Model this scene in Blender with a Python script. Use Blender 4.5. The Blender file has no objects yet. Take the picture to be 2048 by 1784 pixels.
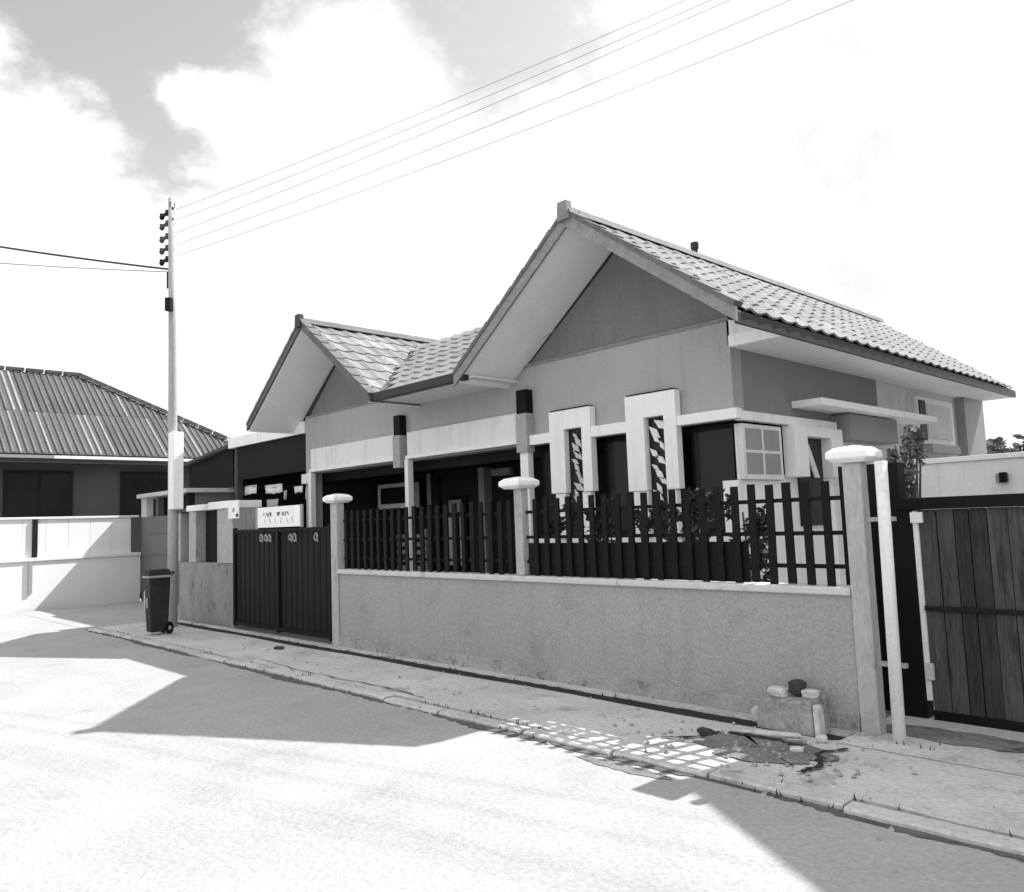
import bpy, bmesh, math, random
from mathutils import Vector, Matrix
rnd = random.Random(7)
scene = bpy.context.scene
C = scene.collection

# ---------------------------------------------------------------- camera
F = Vector((-0.7210562, 0.68665254, 0.09266207))
R = Vector((0.68669748, 0.72602709, -0.03648605))
U = Vector((0.09232841, -0.03732231, 0.9950289))
cd = bpy.data.cameras.new('camera'); cam = bpy.data.objects.new('camera', cd); C.objects.link(cam)
cam.matrix_world = Matrix(((R.x, U.x, -F.x, 0), (R.y, U.y, -F.y, 0), (R.z, U.z, -F.z, 1.6), (0, 0, 0, 1)))
cd.sensor_fit = 'HORIZONTAL'; cd.sensor_width = 36; cd.lens = 28.125
cd.clip_start = 0.05; cd.clip_end = 3000
scene.camera = cam

# ---------------------------------------------------------------- sun and sky
SUN = Vector((0.235, 0.907, 1.0)).normalized()
sl = bpy.data.lights.new('sun', 'SUN'); sl.energy = 3.1; sl.angle = math.radians(0.5); sl.color = (1, 0.995, 0.985)
so = bpy.data.objects.new('sun', sl); C.objects.link(so); so.location = (4, 16, 20)
so.rotation_euler = SUN.to_track_quat('Z', 'Y').to_euler()
vs = scene.view_settings
vs.view_transform = 'Standard'; vs.look = 'None'; vs.gamma = 1; vs.use_curve_mapping = False; vs.exposure = 1.4

w = bpy.data.worlds.new('World'); scene.world = w; w.use_nodes = True
nt = w.node_tree; nt.nodes.clear(); N = nt.nodes.new; L = nt.links.new
def mth(op, a, b=None, c=None, clamp=False, tree=None):
    n = (tree or nt).nodes.new('ShaderNodeMath'); n.operation = op; n.use_clamp = clamp
    for i, v in enumerate((a, b, c)):
        if v is None: continue
        if isinstance(v, (int, float)): n.inputs[i].default_value = v
        else: (tree or nt).links.new(v, n.inputs[i])
    return n.outputs[0]
def smooth(v, lo, hi):
    n = N('ShaderNodeMapRange'); n.interpolation_type = 'SMOOTHSTEP'; L(v, n.inputs[0])
    n.inputs[1].default_value = lo; n.inputs[2].default_value = hi; return n.outputs[0]
geo = N('ShaderNodeTexCoord').outputs['Generated']
sky = N('ShaderNodeTexSky'); sky.sky_type = 'NISHITA'; sky.sun_disc = False
sky.sun_elevation = math.asin(SUN.z); sky.sun_rotation = math.atan2(SUN.x, SUN.y)
bw = N('ShaderNodeRGBToBW'); L(sky.outputs[0], bw.inputs[0])
def noise(scale, det, rough, off=(0, 0, 0), sc=(1, 1, 1)):
    m = N('ShaderNodeMapping'); m.inputs['Location'].default_value = off; m.inputs['Scale'].default_value = sc; L(geo, m.inputs[0])
    n = N('ShaderNodeTexNoise'); n.inputs['Scale'].default_value = scale; n.inputs['Detail'].default_value = det
    n.inputs['Roughness'].default_value = rough; L(m.outputs[0], n.inputs['Vector']); return n.outputs[0]
nz = noise(8.0, 5, 0.60, (3.1, 0.4, 1.7), (1, 1, 1.5))
def blob(d, inner, outer):                      # 1 inside a round patch of sky about direction d
    v = Vector(d).normalized(); n = N('ShaderNodeVectorMath'); n.operation = 'DOT_PRODUCT'; L(geo, n.inputs[0]); n.inputs[1].default_value = v
    a = mth('ARCCOSINE', n.outputs['Value'])
    a = mth('ADD', a, mth('MULTIPLY', mth('SUBTRACT', nz, 0.5), 0.26))
    r = smooth(a, inner, outer); return mth('SUBTRACT', 1.0, r)
clear = blob((-0.772, 0.256, 0.581), 0.14, 0.21)
clear = mth('MAXIMUM', clear, blob((-0.589, 0.554, 0.589), 0.08, 0.165))
clear = mth('MAXIMUM', clear, blob((-0.65, 0.391, 0.652), 0.10, 0.19))
clear = mth('MAXIMUM', clear, blob((-0.833, 0.305, 0.468), 0.07, 0.13))
cl = blob((-0.735, 0.473, 0.486), 0.06, 0.115)
cl = mth('MAXIMUM', cl, blob((-0.807, 0.385, 0.447), 0.035, 0.085))
clear = mth('MULTIPLY', clear, mth('SUBTRACT', 1.0, cl))
# broken cloud everywhere else, so that the sky carries on behind the viewer
ot = smooth(noise(2.3, 6, 0.6, (0.7, 5.2, 0.3)), 0.60, 0.66)
away = N('ShaderNodeVectorMath'); away.operation = 'DOT_PRODUCT'; L(geo, away.inputs[0]); away.inputs[1].default_value = Vector((-0.5, 0.75, 0.3)).normalized()
ot = mth('MULTIPLY', ot, mth('SUBTRACT', 1.0, smooth(away.outputs['Value'], 0.55, 0.75)))
clear = mth('MAXIMUM', clear, ot)
clv = mth('ADD', mth('MULTIPLY', noise(3.2, 6, 0.6, (9, 1, 2)), 0.52), 0.165)
ccol = N('ShaderNodeCombineColor'); [L(clv, ccol.inputs[i]) for i in range(3)]
bA = N('ShaderNodeBackground'); L(bw.outputs[0], bA.inputs[0]); bA.inputs[1].default_value = 0.11
bB = N('ShaderNodeBackground'); L(ccol.outputs[0], bB.inputs[0]); bB.inputs[1].default_value = 1.08
mx = N('ShaderNodeMixShader'); L(clear, mx.inputs[0]); L(bB.outputs[0], mx.inputs[1]); L(bA.outputs[0], mx.inputs[2])
wo = N('ShaderNodeOutputWorld'); L(mx.outputs[0], wo.inputs[0])

# ---------------------------------------------------------------- materials (all grey: the place is seen in black and white)
def mat(name, v, amp=0.18, scale=1.5, fine=0.22, fscale=45, rough=0.85, bump=0.15, stains=0.0, stretch=(1, 1, 1), spec=0.3, drip=0.0):
    m = bpy.data.materials.new(name); m.use_nodes = True; t = m.node_tree; b = t.nodes['Principled BSDF']
    b.inputs['Roughness'].default_value = rough; b.inputs['Specular IOR Level'].default_value = spec
    tc = t.nodes.new('ShaderNodeNewGeometry'); mp = t.nodes.new('ShaderNodeMapping'); t.links.new(tc.outputs['Position'], mp.inputs[0])
    mp.inputs['Scale'].default_value = stretch
    def ns(s, d, r=0.6):
        n = t.nodes.new('ShaderNodeTexNoise'); n.inputs['Scale'].default_value = s; n.inputs['Detail'].default_value = d
        n.inputs['Roughness'].default_value = r; t.links.new(mp.outputs[0], n.inputs['Vector']); return n.outputs[0]
    big, sm = ns(scale, 6), ns(fscale, 3, 0.7)
    f = mth('ADD', 1.0, mth('MULTIPLY', mth('SUBTRACT', big, 0.5, tree=t), amp * 3, tree=t), tree=t)
    f = mth('ADD', f, mth('MULTIPLY', mth('SUBTRACT', sm, 0.5, tree=t), fine * 3, tree=t), tree=t)
    if stains:
        s = t.nodes.new('ShaderNodeMapRange'); s.interpolation_type = 'SMOOTHSTEP'; s.inputs[1].default_value = 0.54; s.inputs[2].default_value = 0.66
        t.links.new(ns(scale * 1.7, 8, 0.7), s.inputs[0])
        f = mth('MULTIPLY', f, mth('SUBTRACT', 1.0, mth('MULTIPLY', s.outputs[0], stains, tree=t), tree=t), tree=t)
    if drip:                                    # thin rain streaks down the face
        m2 = t.nodes.new('ShaderNodeMapping'); t.links.new(tc.outputs['Position'], m2.inputs[0]); m2.inputs['Scale'].default_value = (7, 7, .45)
        n2 = t.nodes.new('ShaderNodeTexNoise'); n2.inputs['Scale'].default_value = 1.0; n2.inputs['Detail'].default_value = 6; t.links.new(m2.outputs[0], n2.inputs['Vector'])
        s2 = t.nodes.new('ShaderNodeMapRange'); s2.interpolation_type = 'SMOOTHSTEP'; s2.inputs[1].default_value = 0.50; s2.inputs[2].default_value = 0.72; t.links.new(n2.outputs[0], s2.inputs[0])
        f = mth('MULTIPLY', f, mth('SUBTRACT', 1.0, mth('MULTIPLY', s2.outputs[0], drip, tree=t), tree=t), tree=t)
    f = mth('MULTIPLY', mth('MAXIMUM', f, 0.05, tree=t), v, tree=t)
    cc = t.nodes.new('ShaderNodeCombineColor')
    for i in range(3): t.links.new(f, cc.inputs[i])
    t.links.new(cc.outputs[0], b.inputs['Base Color'])
    if bump:
        bn = t.nodes.new('ShaderNodeBump'); bn.inputs['Strength'].default_value = bump; bn.inputs['Distance'].default_value = 0.02
        t.links.new(sm, bn.inputs['Height']); t.links.new(bn.outputs[0], b.inputs['Normal'])
    return m
M = dict(
    road=mat('road_concrete', 0.33, 0.16, 0.9, 0.26, 30, stains=0.10, bump=0.4),
    ground=mat('ground_earth', 0.35, 0.2, 0.4),
    verge=mat('verge_concrete', 0.47, 0.28, 1.3, 0.30, 26, bump=0.5, stains=0.35),
    yard=mat('yard_concrete', 0.20, 0.2, 1.0),
    patch=mat('damp_earth', 0.17, 0.5, 2.6, 0.4, 30, bump=0.8, stains=0.5),
    dirt=mat('drain_dirt', 0.02, 0.3, 3),
    kerbdirt=mat('kerb_dirt', 0.09, 0.5, 4, 0.4, 25, stains=0.4),
    weed=mat('weed_leaf', 0.07, 0.3, 6, 0.3, bump=0),
    plaster=mat('plaster_mid_grey', 0.39, 0.07, 1.2, 0.24, 48, stains=0.08, drip=0.10),
    render=mat('boundary_render', 0.335, 0.08, 1.0, 0.28, 40, stains=0.12, bump=0.4, drip=0.10),
    plinth=mat('stained_plinth', 0.33, 0.3, 3, 0.3, 30, stains=0.4, bump=0.4),
    coping=mat('coping_plaster', 0.55, 0.12, 3, 0.2, stains=0.25),
    gable=mat('gable_shaded_plaster', 0.19, 0.10, 1.2, 0.24, 50, drip=0.10),  # deep shade under the roof overhang is painted into this grey
    white=mat('white_paint', 0.87, 0.04, 2, 0.06, 40, bump=0.05, stains=0.06, rough=0.6, drip=0.10),
    offwhite=mat('aged_white_paint', 0.78, 0.08, 2, 0.12, 40, bump=0.1, stains=0.10, drip=0.15),
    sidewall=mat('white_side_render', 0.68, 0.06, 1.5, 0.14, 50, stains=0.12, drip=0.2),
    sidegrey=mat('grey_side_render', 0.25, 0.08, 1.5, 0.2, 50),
    soffit=mat('soffit_board', 0.88, 0.06, 1.5, 0.16, 50),
    verge_b=mat('barge_board', 0.24, 0.2, 5, 0.35, 30),
    tile=mat('roof_tile', 0.22, 0.20, 1.6, 0.35, 22, bump=0.4),
    tile2=mat('roof_tile_pale', 0.26, 0.20, 1.6, 0.35, 22, bump=0.4),
    tiled=mat('roof_tile_dark', 0.18, 0.20, 1.6, 0.35, 22, bump=0.4),
    cap=mat('ridge_tile', 0.13, 0.3, 6, 0.4, 25),
    gutter=mat('dark_gutter', 0.03, 0.1, 3, rough=0.5),
    pier=mat('pier_plaster', 0.40, 0.15, 4, 0.25, 40, stains=0.3, stretch=(1, 1, 0.35)),
    pierdirt=mat('weathered_pier', 0.27, 0.3, 3.5, 0.3, 30, stains=0.5, stretch=(1, 1, 0.4)),
    black=mat('black_metal', 0.010, 0.2, 2, 0.2, rough=0.45, bump=0.05, spec=0.08),
    gate=mat('gate_sheet', 0.014, 0.35, 1.5, 0.3, rough=0.5, bump=0.05, spec=0.08),
    dark=mat('dark_paint', 0.018, 0.3, 1.2, 0.3, rough=0.6, spec=0.08),
    darkg=mat('dark_grey_paint', 0.07, 0.25, 1.0, 0.3),
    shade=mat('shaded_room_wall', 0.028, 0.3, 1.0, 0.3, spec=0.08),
    glass=mat('window_glass', 0.02, 0.1, 1, 0.0, rough=0.12, bump=0, spec=0.18),
    midm=mat('grey_metal', 0.30, 0.1, 3, 0.15, rough=0.5),
    lightm=mat('galvanised_metal', 0.55, 0.12, 3, 0.15, rough=0.5, stains=0.15),
    pole=mat('pole_concrete', 0.36, 0.15, 3, 0.2, 30, stretch=(1, 1, 0.3)),
    wire=mat('wire_rubber', 0.06, 0, 1, 0, bump=0),
    wirep=mat('weathered_wire', 0.38, 0, 1, 0, bump=0),
    nroof=mat('neighbour_tile', 0.085, 0.25, 1.0, 0.4, 18, bump=0.4),
    nrib=mat('neighbour_tile_pale', 0.13, 0.3, 1.4, 0.4, 18, bump=0.4),
    nwall=mat('neighbour_shaded_wall', 0.075, 0.25, 0.8, 0.3, 30),  # dark grey wall with the shade under the eave painted in
    nfence=mat('neighbour_white_wall', 0.72, 0.03, 1, 0.05, bump=0.05),
    nshed=mat('shed_render', 0.15, 0.15, 1.5, 0.25, 30),
    wood=mat('weathered_wood', 0.07, 0.45, 3.0, 0.5, 16, bump=0.6, stains=0.5, stretch=(3, 3, 0.35)),
    wood2=mat('grey_weathered_wood', 0.115, 0.45, 3.2, 0.5, 16, bump=0.6, stains=0.6, stretch=(3, 3, 0.35)),
    wood3=mat('dark_weathered_wood', 0.035, 0.45, 3.4, 0.5, 16, bump=0.6, stains=0.4, stretch=(3, 3, 0.35)),
    bin=mat('bin_plastic', 0.03, 0.4, 4, 0.3, rough=0.5, spec=0.08),
    leaf=mat('leaf', 0.16, 0.4, 3, 0.3, bump=0),
    leafd=mat('dark_leaf', 0.045, 0.5, 3, 0.3, bump=0),
    leafl=mat('pale_leaf', 0.45, 0.3, 3, 0.2, bump=0),
    bark=mat('bark', 0.09, 0.3, 6),
    stone=mat('rubble', 0.30, 0.3, 5, 0.35, 20, bump=0.6, stains=0.3),
    stonel=mat('pale_rubble', 0.50, 0.3, 5, 0.3, 20, bump=0.6),
    stoned=mat('dark_brick', 0.045, 0.3, 5, 0.3),
    cloth=mat('white_cloth', 0.85, 0.05, 3, 0.05, bump=0.05),
    clothg=mat('grey_cloth', 0.42, 0.1, 3, 0.1, bump=0.05),
    ink=mat('sign_ink', 0.05, 0, 1, 0, bump=0),
    inkg=mat('faded_ink', 0.48, 0, 1, 0, bump=0),
)

# ---------------------------------------------------------------- builders
class MB:
    def __init__(s): s.v = []; s.f = []
    def poly(s, vs, fs):
        o = len(s.v); s.v += [tuple(p) for p in vs]; s.f += [tuple(i + o for i in f) for f in fs]; return s
    def box(s, x0, x1, y0, y1, z0, z1):
        if x0 > x1: x0, x1 = x1, x0
        if y0 > y1: y0, y1 = y1, y0
        if z0 > z1: z0, z1 = z1, z0
        v = [(x, y, z) for z in (z0, z1) for y in (y0, y1) for x in (x0, x1)]
        return s.poly(v, [(0, 2, 3, 1), (4, 5, 7, 6), (0, 1, 5, 4), (2, 6, 7, 3), (0, 4, 6, 2), (1, 3, 7, 5)])
    def prism(s, pts, axis, a, b):              # polygon pts in the two other axes, swept from a to b
        def P(p, t): return {'x': (t, p[0], p[1]), 'y': (p[0], t, p[1]), 'z': (p[0], p[1], t)}[axis]
        n = len(pts); v = [P(p, a) for p in pts] + [P(p, b) for p in pts]
        return s.poly(v, [tuple(range(n))[::-1], tuple(range(n, 2 * n))] + [(i, (i + 1) % n, n + (i + 1) % n, n + i) for i in range(n)])
    def tube(s, pts, r, n=8, cap=True):
        pts = [Vector(p) for p in pts]; rs = r if isinstance(r, (list, tuple)) else [r] * len(pts); o = len(s.v)
        for i, p in enumerate(pts):
            d = (pts[min(i + 1, len(pts) - 1)] - pts[max(i - 1, 0)]).normalized()
            a = d.cross(Vector((0.13, 0.21, 0.97)) if abs(d.z) < 0.9 else Vector((1, 0, 0))).normalized(); b = d.cross(a)
            for k in range(n):
                t = 2 * math.pi * k / n; s.v.append(tuple(p + (a * math.cos(t) + b * math.sin(t)) * rs[i]))
        for i in range(len(pts) - 1):
            for k in range(n): s.f.append((o + i * n + k, o + i * n + (k + 1) % n, o + (i + 1) * n + (k + 1) % n, o + (i + 1) * n + k))
        if cap: s.f.append(tuple(range(o, o + n))[::-1]); s.f.append(tuple(range(o + (len(pts) - 1) * n, o + len(pts) * n)))
        return s
    def mesh(s, name, m, org=(0, 0, 0)):
        me = bpy.data.meshes.new(name); me.from_pydata([(x - org[0], y - org[1], z - org[2]) for x, y, z in s.v], [], s.f); me.update()
        b = bmesh.new(); b.from_mesh(me); bmesh.ops.recalc_face_normals(b, faces=b.faces); b.to_mesh(me); b.free()
        me.materials.append(M[m]); return me

def thing(name, loc, label, cat, group=None):
    o = bpy.data.objects.new(name, None); o.empty_display_size = 0.2; C.objects.link(o); o.location = loc
    o['label'] = label; o['category'] = cat
    if group: o['group'] = group
    return o
def bevel(o, w):
    if w: b = o.modifiers.new('bevel', 'BEVEL'); b.width = w; b.segments = 2; b.limit_method = 'ANGLE'; b.angle_limit = 0.6
def worldloc(o):
    p = Vector(o.location)
    while o.parent: o = o.parent; p += o.location
    return p
def part(name, mb, m, root, bev=0, smooth_=False):
    me = mb.mesh(name, m, worldloc(root)); o = bpy.data.objects.new(name, me); C.objects.link(o); o.parent = root; bevel(o, bev)
    if smooth_:
        for p in me.polygons: p.use_smooth = True
    return o
def box(name, root, m, x0, x1, y0, y1, z0, z1, bev=0): return part(name, MB().box(x0, x1, y0, y1, z0, z1), m, root, bev)
def single(name, mb, m, label, cat, org=None, group=None, bev=0, kind=None, smooth_=False):
    xs = [v[0] for v in mb.v]; ys = [v[1] for v in mb.v]; zs = [v[2] for v in mb.v]
    org = org or ((min(xs) + max(xs)) / 2, (min(ys) + max(ys)) / 2, min(zs))
    o = bpy.data.objects.new(name, mb.mesh(name, m, org)); o.location = org; C.objects.link(o); bevel(o, bev)
    if label: o['label'] = label
    if cat: o['category'] = cat
    if group: o['group'] = group
    if kind: o['kind'] = kind
    if smooth_:
        for p in o.data.polygons: p.use_smooth = True
    return o
def inst(name, me, root, loc, rot=None, s=None):
    o = bpy.data.objects.new(name, me); C.objects.link(o); o.parent = root; o.location = Vector(loc) - worldloc(root)
    if rot is not None: o.rotation_euler = rot
    if s: o.scale = s
    return o
def leaves(mb, cx, cy, cz, rx, ry, rz, n, size, hollow=0.35):
    k = 0
    cl = [(rnd.gauss(0, .45), rnd.gauss(0, .45), rnd.gauss(0, .45), rnd.uniform(.25, .5)) for _ in range(max(5, n // 90))]
    while k < n:
        c = rnd.choice(cl); d = Vector((rnd.gauss(0, 1), rnd.gauss(0, 1), rnd.gauss(0, 1))).normalized() * c[3] * (rnd.random() ** .4)
        p = Vector((c[0], c[1], c[2])) + d
        if p.length > 1.05: p *= 1.0 / p.length * rnd.uniform(.8, 1.05)
        q = Vector((cx + p.x * rx, cy + p.y * ry, cz + p.z * rz))
        if q.z < 0.02: q.z = 0.02 + rnd.random() * .1
        a = Vector((rnd.gauss(0, 1), rnd.gauss(0, 1), rnd.gauss(0, .6))).normalized(); b = a.cross(Vector((rnd.gauss(0, 1), rnd.gauss(0, 1), rnd.gauss(0, 1)))).normalized()
        s = size * rnd.uniform(.6, 1.4); o = len(mb.v)
        mb.v += [tuple(q - a * s), tuple(q + b * s * .45), tuple(q + a * s), tuple(q - b * s * .45)]; mb.f.append((o, o + 1, o + 2, o + 3)); k += 1
    return mb

# ================================================================ ground, road, verge
def sheet(name, m, x0, x1, y0, y1, z): return single(name, MB().poly([(x0, y0, z), (x1, y0, z), (x1, y1, z), (x0, y1, z)], [(0, 1, 2, 3)]), m, None, None, kind='structure')
sheet('ground', 'ground', -400, 400, -400, 400, -0.20)
sheet('road', 'road', -70, 40, -30, 4.31, -0.03)
sheet('side_lane', 'road', -20.6, -15.5, 4.31, 13, -0.026)
def strip(name, m, xa, xb, front, back, z, dz=0.0, thick=0.16, n=120, amp=0.02, seed=1):
    r = random.Random(seed); mb = MB(); vs = []; 
    for i in range(n + 1):
        x = xa + (xb - xa) * i / n; y0 = front(x) + r.uniform(-amp, amp)
        vs.append((x, y0, z + r.uniform(-dz, dz), y0, back(x)))
    for i, (x, y0, zz, _, y1) in enumerate(vs):
        mb.v += [(x, y0 - 0.002, z - thick), (x, y0, zz), (x, y1, z), (x, y1, z - thick)]
    for i in range(n):
        a = 4 * i; b = a + 4
        mb.f += [(a, b, b + 1, a + 1), (a + 1, b + 1, b + 2, a + 2), (a + 2, b + 2, b + 3, a + 3)]
    return single(name, mb, m, None, None, kind='structure')
# kerb: a run of short rough concrete lengths, each its own piece
kerb = thing('kerb', (-8, 4.36, -0.12), 'low rough concrete kerb between the pale road and the verge, with dark weedy joints', 'kerb')
x = -15.4; k = 0
while x < 5.5:
    l = rnd.uniform(0.75, 1.05); j = rnd.uniform(0.015, 0.05)
    y0 = 4.335 + 0.02 * math.sin(x * 1.3) + rnd.uniform(-.012, .012); zt = rnd.uniform(-.008, .004)
    mb = MB(); m_ = 5; sec = []
    for i in range(m_ + 1):
        xx = x + (l - j) * i / m_; a = rnd.uniform(-.012, .012)
        mb.v += [(xx, y0 + a - .01, -.16), (xx, y0 + a, zt - .012), (xx, y0 + a + .014, zt), (xx, y0 + .125, zt), (xx, y0 + .125, -.16)]
    for i in range(m_):
        a = 5 * i
        for q in range(4): mb.f.append((a + q, a + 5 + q, a + 6 + q, a + 1 + q))
    mb.f += [(0, 1, 2, 3, 4), (5 * m_ + 4, 5 * m_ + 3, 5 * m_ + 2, 5 * m_ + 1, 5 * m_)]
    part('kerb_stone', mb, 'verge', kerb); x += l; k += 1
strip('verge', 'verge', -15.4, 5.6, lambda x: 4.485, lambda x: (5.485 + 0.02 * math.sin(x * 2) if x < -2.66 else 5.62), 0.0, 0.004, 0.16, 160, 0.012, 3)
strip('verge_inner_strip', 'verge', -15.4, -2.62, lambda x: 5.67, lambda x: 5.80, 0.006, 0.008, 0.02, 140, 0.015, 4)
sheet('drain_bed', 'dirt', -15.4, -2.62, 5.44, 5.82, -0.007)
sheet('driveway', 'verge', -2.62, 5.6, 5.46, 6.9, 0.004)
sheet('yard', 'yard', -15.5, 30, 6.9, 40, -0.004)
sheet('front_yard', 'yard', -15.5, -2.62, 5.80, 6.9, -0.008)
# damp broken patch at the verge in front of the drain end
def patch(name, m, cx, cy, rx, ry, z, seed, n=34):
    r = random.Random(seed); pts = [(cx + math.cos(t) * rx * r.uniform(.72, 1.1), cy + math.sin(t) * ry * r.uniform(.72, 1.1), z) for t in [2 * math.pi * i / n for i in range(n)]]
    mb = MB(); mb.poly([(cx, cy, z)] + pts, [(0, i + 1, (i + 1) % n + 1) for i in range(n)]); return single(name, mb, m, None, None, kind='structure')
patch('damp_earth_patch', 'patch', -2.93, 5.02, .50, .36, 0.008, 5)
patch('damp_earth_patch', 'patch', -2.05, 6.05, .62, .20, 0.009, 6)
patch('road_stain', 'patch', -3.45, 4.18, .42, .07, -0.026, 9)
def crack(name, pts, wdt, z, seed):
    r = random.Random(seed); mb = MB(); P = []
    for (a, b) in zip(pts, pts[1:]):
        for i in range(7): t = i / 7; P.append((a[0] + (b[0] - a[0]) * t + r.uniform(-.02, .02), a[1] + (b[1] - a[1]) * t + r.uniform(-.02, .02)))
    P.append(pts[-1])
    for i, p in enumerate(P):
        q = P[min(i + 1, len(P) - 1)]; o = P[max(i - 1, 0)]; d = Vector((q[0] - o[0], q[1] - o[1])).normalized(); w_ = wdt * r.uniform(.3, 1.2)
        mb.v += [(p[0] - d.y * w_, p[1] + d.x * w_, z), (p[0] + d.y * w_, p[1] - d.x * w_, z)]
    mb.f += [(2 * i, 2 * i + 1, 2 * i + 3, 2 * i + 2) for i in range(len(P) - 1)]
    return single(name, mb, 'dirt', None, None, kind='structure')
crack('pavement_crack', [(-2.50, 4.68), (-2.46, 4.90), (-2.58, 5.15), (-2.50, 5.34)], .022, 0.013, 1)
crack('pavement_crack', [(-3.62, 4.80), (-3.42, 4.98), (-3.36, 5.2)], .022, 0.012, 2)
crack('pavement_crack', [(-3.3, 5.22), (-2.98, 5.26), (-2.75, 5.22)], .030, 0.012, 3)
crack('pavement_crack', [(-9.5, 4.62), (-8.2, 4.55), (-7.0, 4.6), (-6.1, 4.56)], .010, 0.010, 5)

strip('road_edge_dirt', 'kerbdirt', -15.2, 5.4, lambda x: 4.27 + .03 * math.sin(x * 1.7) + .02 * math.sin(x * 4.1), lambda x: 4.345, -0.025, 0, 0.002, 400, 0.02, 12)
# weeds and loose grit in the joints
mb = MB()
for i in range(1500):
    x = rnd.uniform(-14.5, 1.5)
    if math.sin(x * 2.1) + math.sin(x * 5.3 + 1) + rnd.uniform(-1, 1) < .2: continue
    y = rnd.choice([4.32, 4.33, 4.47, 5.51, 5.665, 5.79]) + rnd.gauss(0, .012); h = rnd.uniform(.008, .035); a = rnd.uniform(0, 6.28); z = -.02 if y < 4.4 else 0
    dx, dy = math.cos(a) * h * .3, math.sin(a) * h * .3; o = len(mb.v)
    mb.v += [(x - dx, y - dy, z - .01), (x + dx, y + dy, z - .01), (x + dy * 2, y - dx * 2, z + h)]; mb.f.append((o, o + 1, o + 2))
single('joint_weeds', mb, 'weed', 'short dark weeds growing along the kerb and drain joints', 'weeds', org=(0, 4.4, 0), kind='stuff')
mb = MB()
for i in range(620):
    if i < 260: x, y, z = rnd.gauss(-2.95, .45), rnd.gauss(5.0, .28), 0.006
    else: x, y, z = rnd.uniform(-14, 1), rnd.choice([4.24, 4.9, 5.45]) + rnd.gauss(0, .08), 0
    if y < 4.33: z = -.03
    elif y < 4.49 or y > 5.5: continue
    r_ = .003 + .016 * rnd.random() ** 3; 
    mb.poly([(x - r_, y - r_, z), (x + r_, y - r_ * .7, z), (x + r_ * .8, y + r_, z), (x - r_, y + r_ * .8, z), (x + r_ * .1, y, z + r_ * 1.3)], [(0, 1, 4), (1, 2, 4), (2, 3, 4), (3, 0, 4)])
single('gravel', mb, 'stone', 'loose grit and crumbs of concrete scattered on the verge', 'gravel', org=(0, 4.9, 0), kind='stuff')

# ================================================================ boundary wall
bw_ = thing('boundary_wall', (-6.1, 5.9, 0), 'long low grey rendered front wall with a pale coping and white capped pillars', 'wall')
box('wall', bw_, 'render', -9.62, -2.60, 5.83, 5.99, -.15, .965, .008)
box('plinth', bw_, 'plinth', -9.62, -2.60, 5.805, 5.83, -.15, .13, .006)
box('coping', bw_, 'coping', -9.62, -2.60, 5.80, 6.02, .965, 1.025, .012)
def rough_cap(root, cx, cy, z, w_, h=.11, m='white'):
    mb = MB(); a = w_ / 2
    mb.poly([(cx + sx * s * a, cy + sy * s * a, zz) for s, zz in ((.72, z), (1, z + h * .3), (1, z + h * .72), (.74, z + h), (.2, z + h * 1.15)) for sx, sy in ((-1, -1), (1, -1), (1, 1), (-1, 1))],
        [(3, 2, 1, 0), (16, 17, 18, 19)] + [(4 * l + k, 4 * l + (k + 1) % 4, 4 * l + 4 + (k + 1) % 4, 4 * l + 4 + k) for l in range(4) for k in range(4)])
    return mb
for (x0, x1, z0, w_, m_) in ((-9.80, -9.63, -.15, .30, 'pier'), (-6.15, -6.03, 1.027, .31, 'pier'), (-2.597, -2.46, -.15, .30, 'pier')):
    p = box('pillar', bw_, m_, x0, x1, 5.81 if z0 < 0 else 5.85, 5.93 if z0 < 0 else 5.95, z0, 1.93, .01)
    part('cap', rough_cap(p, (x0 + x1) / 2, 5.88, 1.93, w_), 'white', p, .006)
# picket railings on the wall, one between each pair of pillars
def railing(xa, xb, label):
    t = thing('picket_railing', ((xa + xb) / 2, 5.90, 1.025), label, 'railing', 'picket railings on the low front wall')
    for z in (1.17, 1.42, 1.68): box('rail', t, 'black', xa, xb, 5.893, 5.918, z - .016, z + .016)
    me = MB().prism([(-.031, 0), (.031, 0), (.031, .785), (-.031, .785)], 'y', -.011, .011).mesh('picket', 'black')
    n = int((xb - xa) / .155); off = ((xb - xa) - (n - 1) * .155) / 2
    for i in range(n): inst('picket', me, t, (xa + off + i * .155, 5.880, 1.03 + rnd.uniform(-.006, .006)), (0, rnd.uniform(-.008, .008), 0), (rnd.uniform(.9, 1.1), 1, 1))
    return t
railing(-9.60, -6.16, 'black picket railing on the wall between the gate pillar and the middle white capped pillar')
RR = railing(-6.02, -2.61, 'black picket railing between the middle and right pillars, before the white window frames')

box('sun_block_sheet', RR, 'black', -6.0, -3.45, 5.90, 5.906, 1.03, 1.36)  # dark backing added behind the pickets to cut sun on the verge
mb = MB()
for i in range(9): leaves(mb, -5.75 + i * .285, 6.03, 1.60 + rnd.uniform(-.03, .03), .18, .06, .17 + rnd.uniform(-.02, .04), 150, .035)
cr = thing('sun_block_creeper', (-4.6, 6.03, 1.03), 'ragged dark foliage added to block sun along the upper rail behind the right picket railing', 'sun_block_creeper')  # leaves added behind the railing to stop sun stripes on the verge
part('foliage', mb, 'leafd', cr)
for i in range(7): x = -5.7 + i * .36; part('stem', MB().tube([(x, 6.04, 0), (x + .03, 6.03, .8), (x - .02, 6.03, 1.6)], .008, 5), 'bark', cr)
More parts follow.
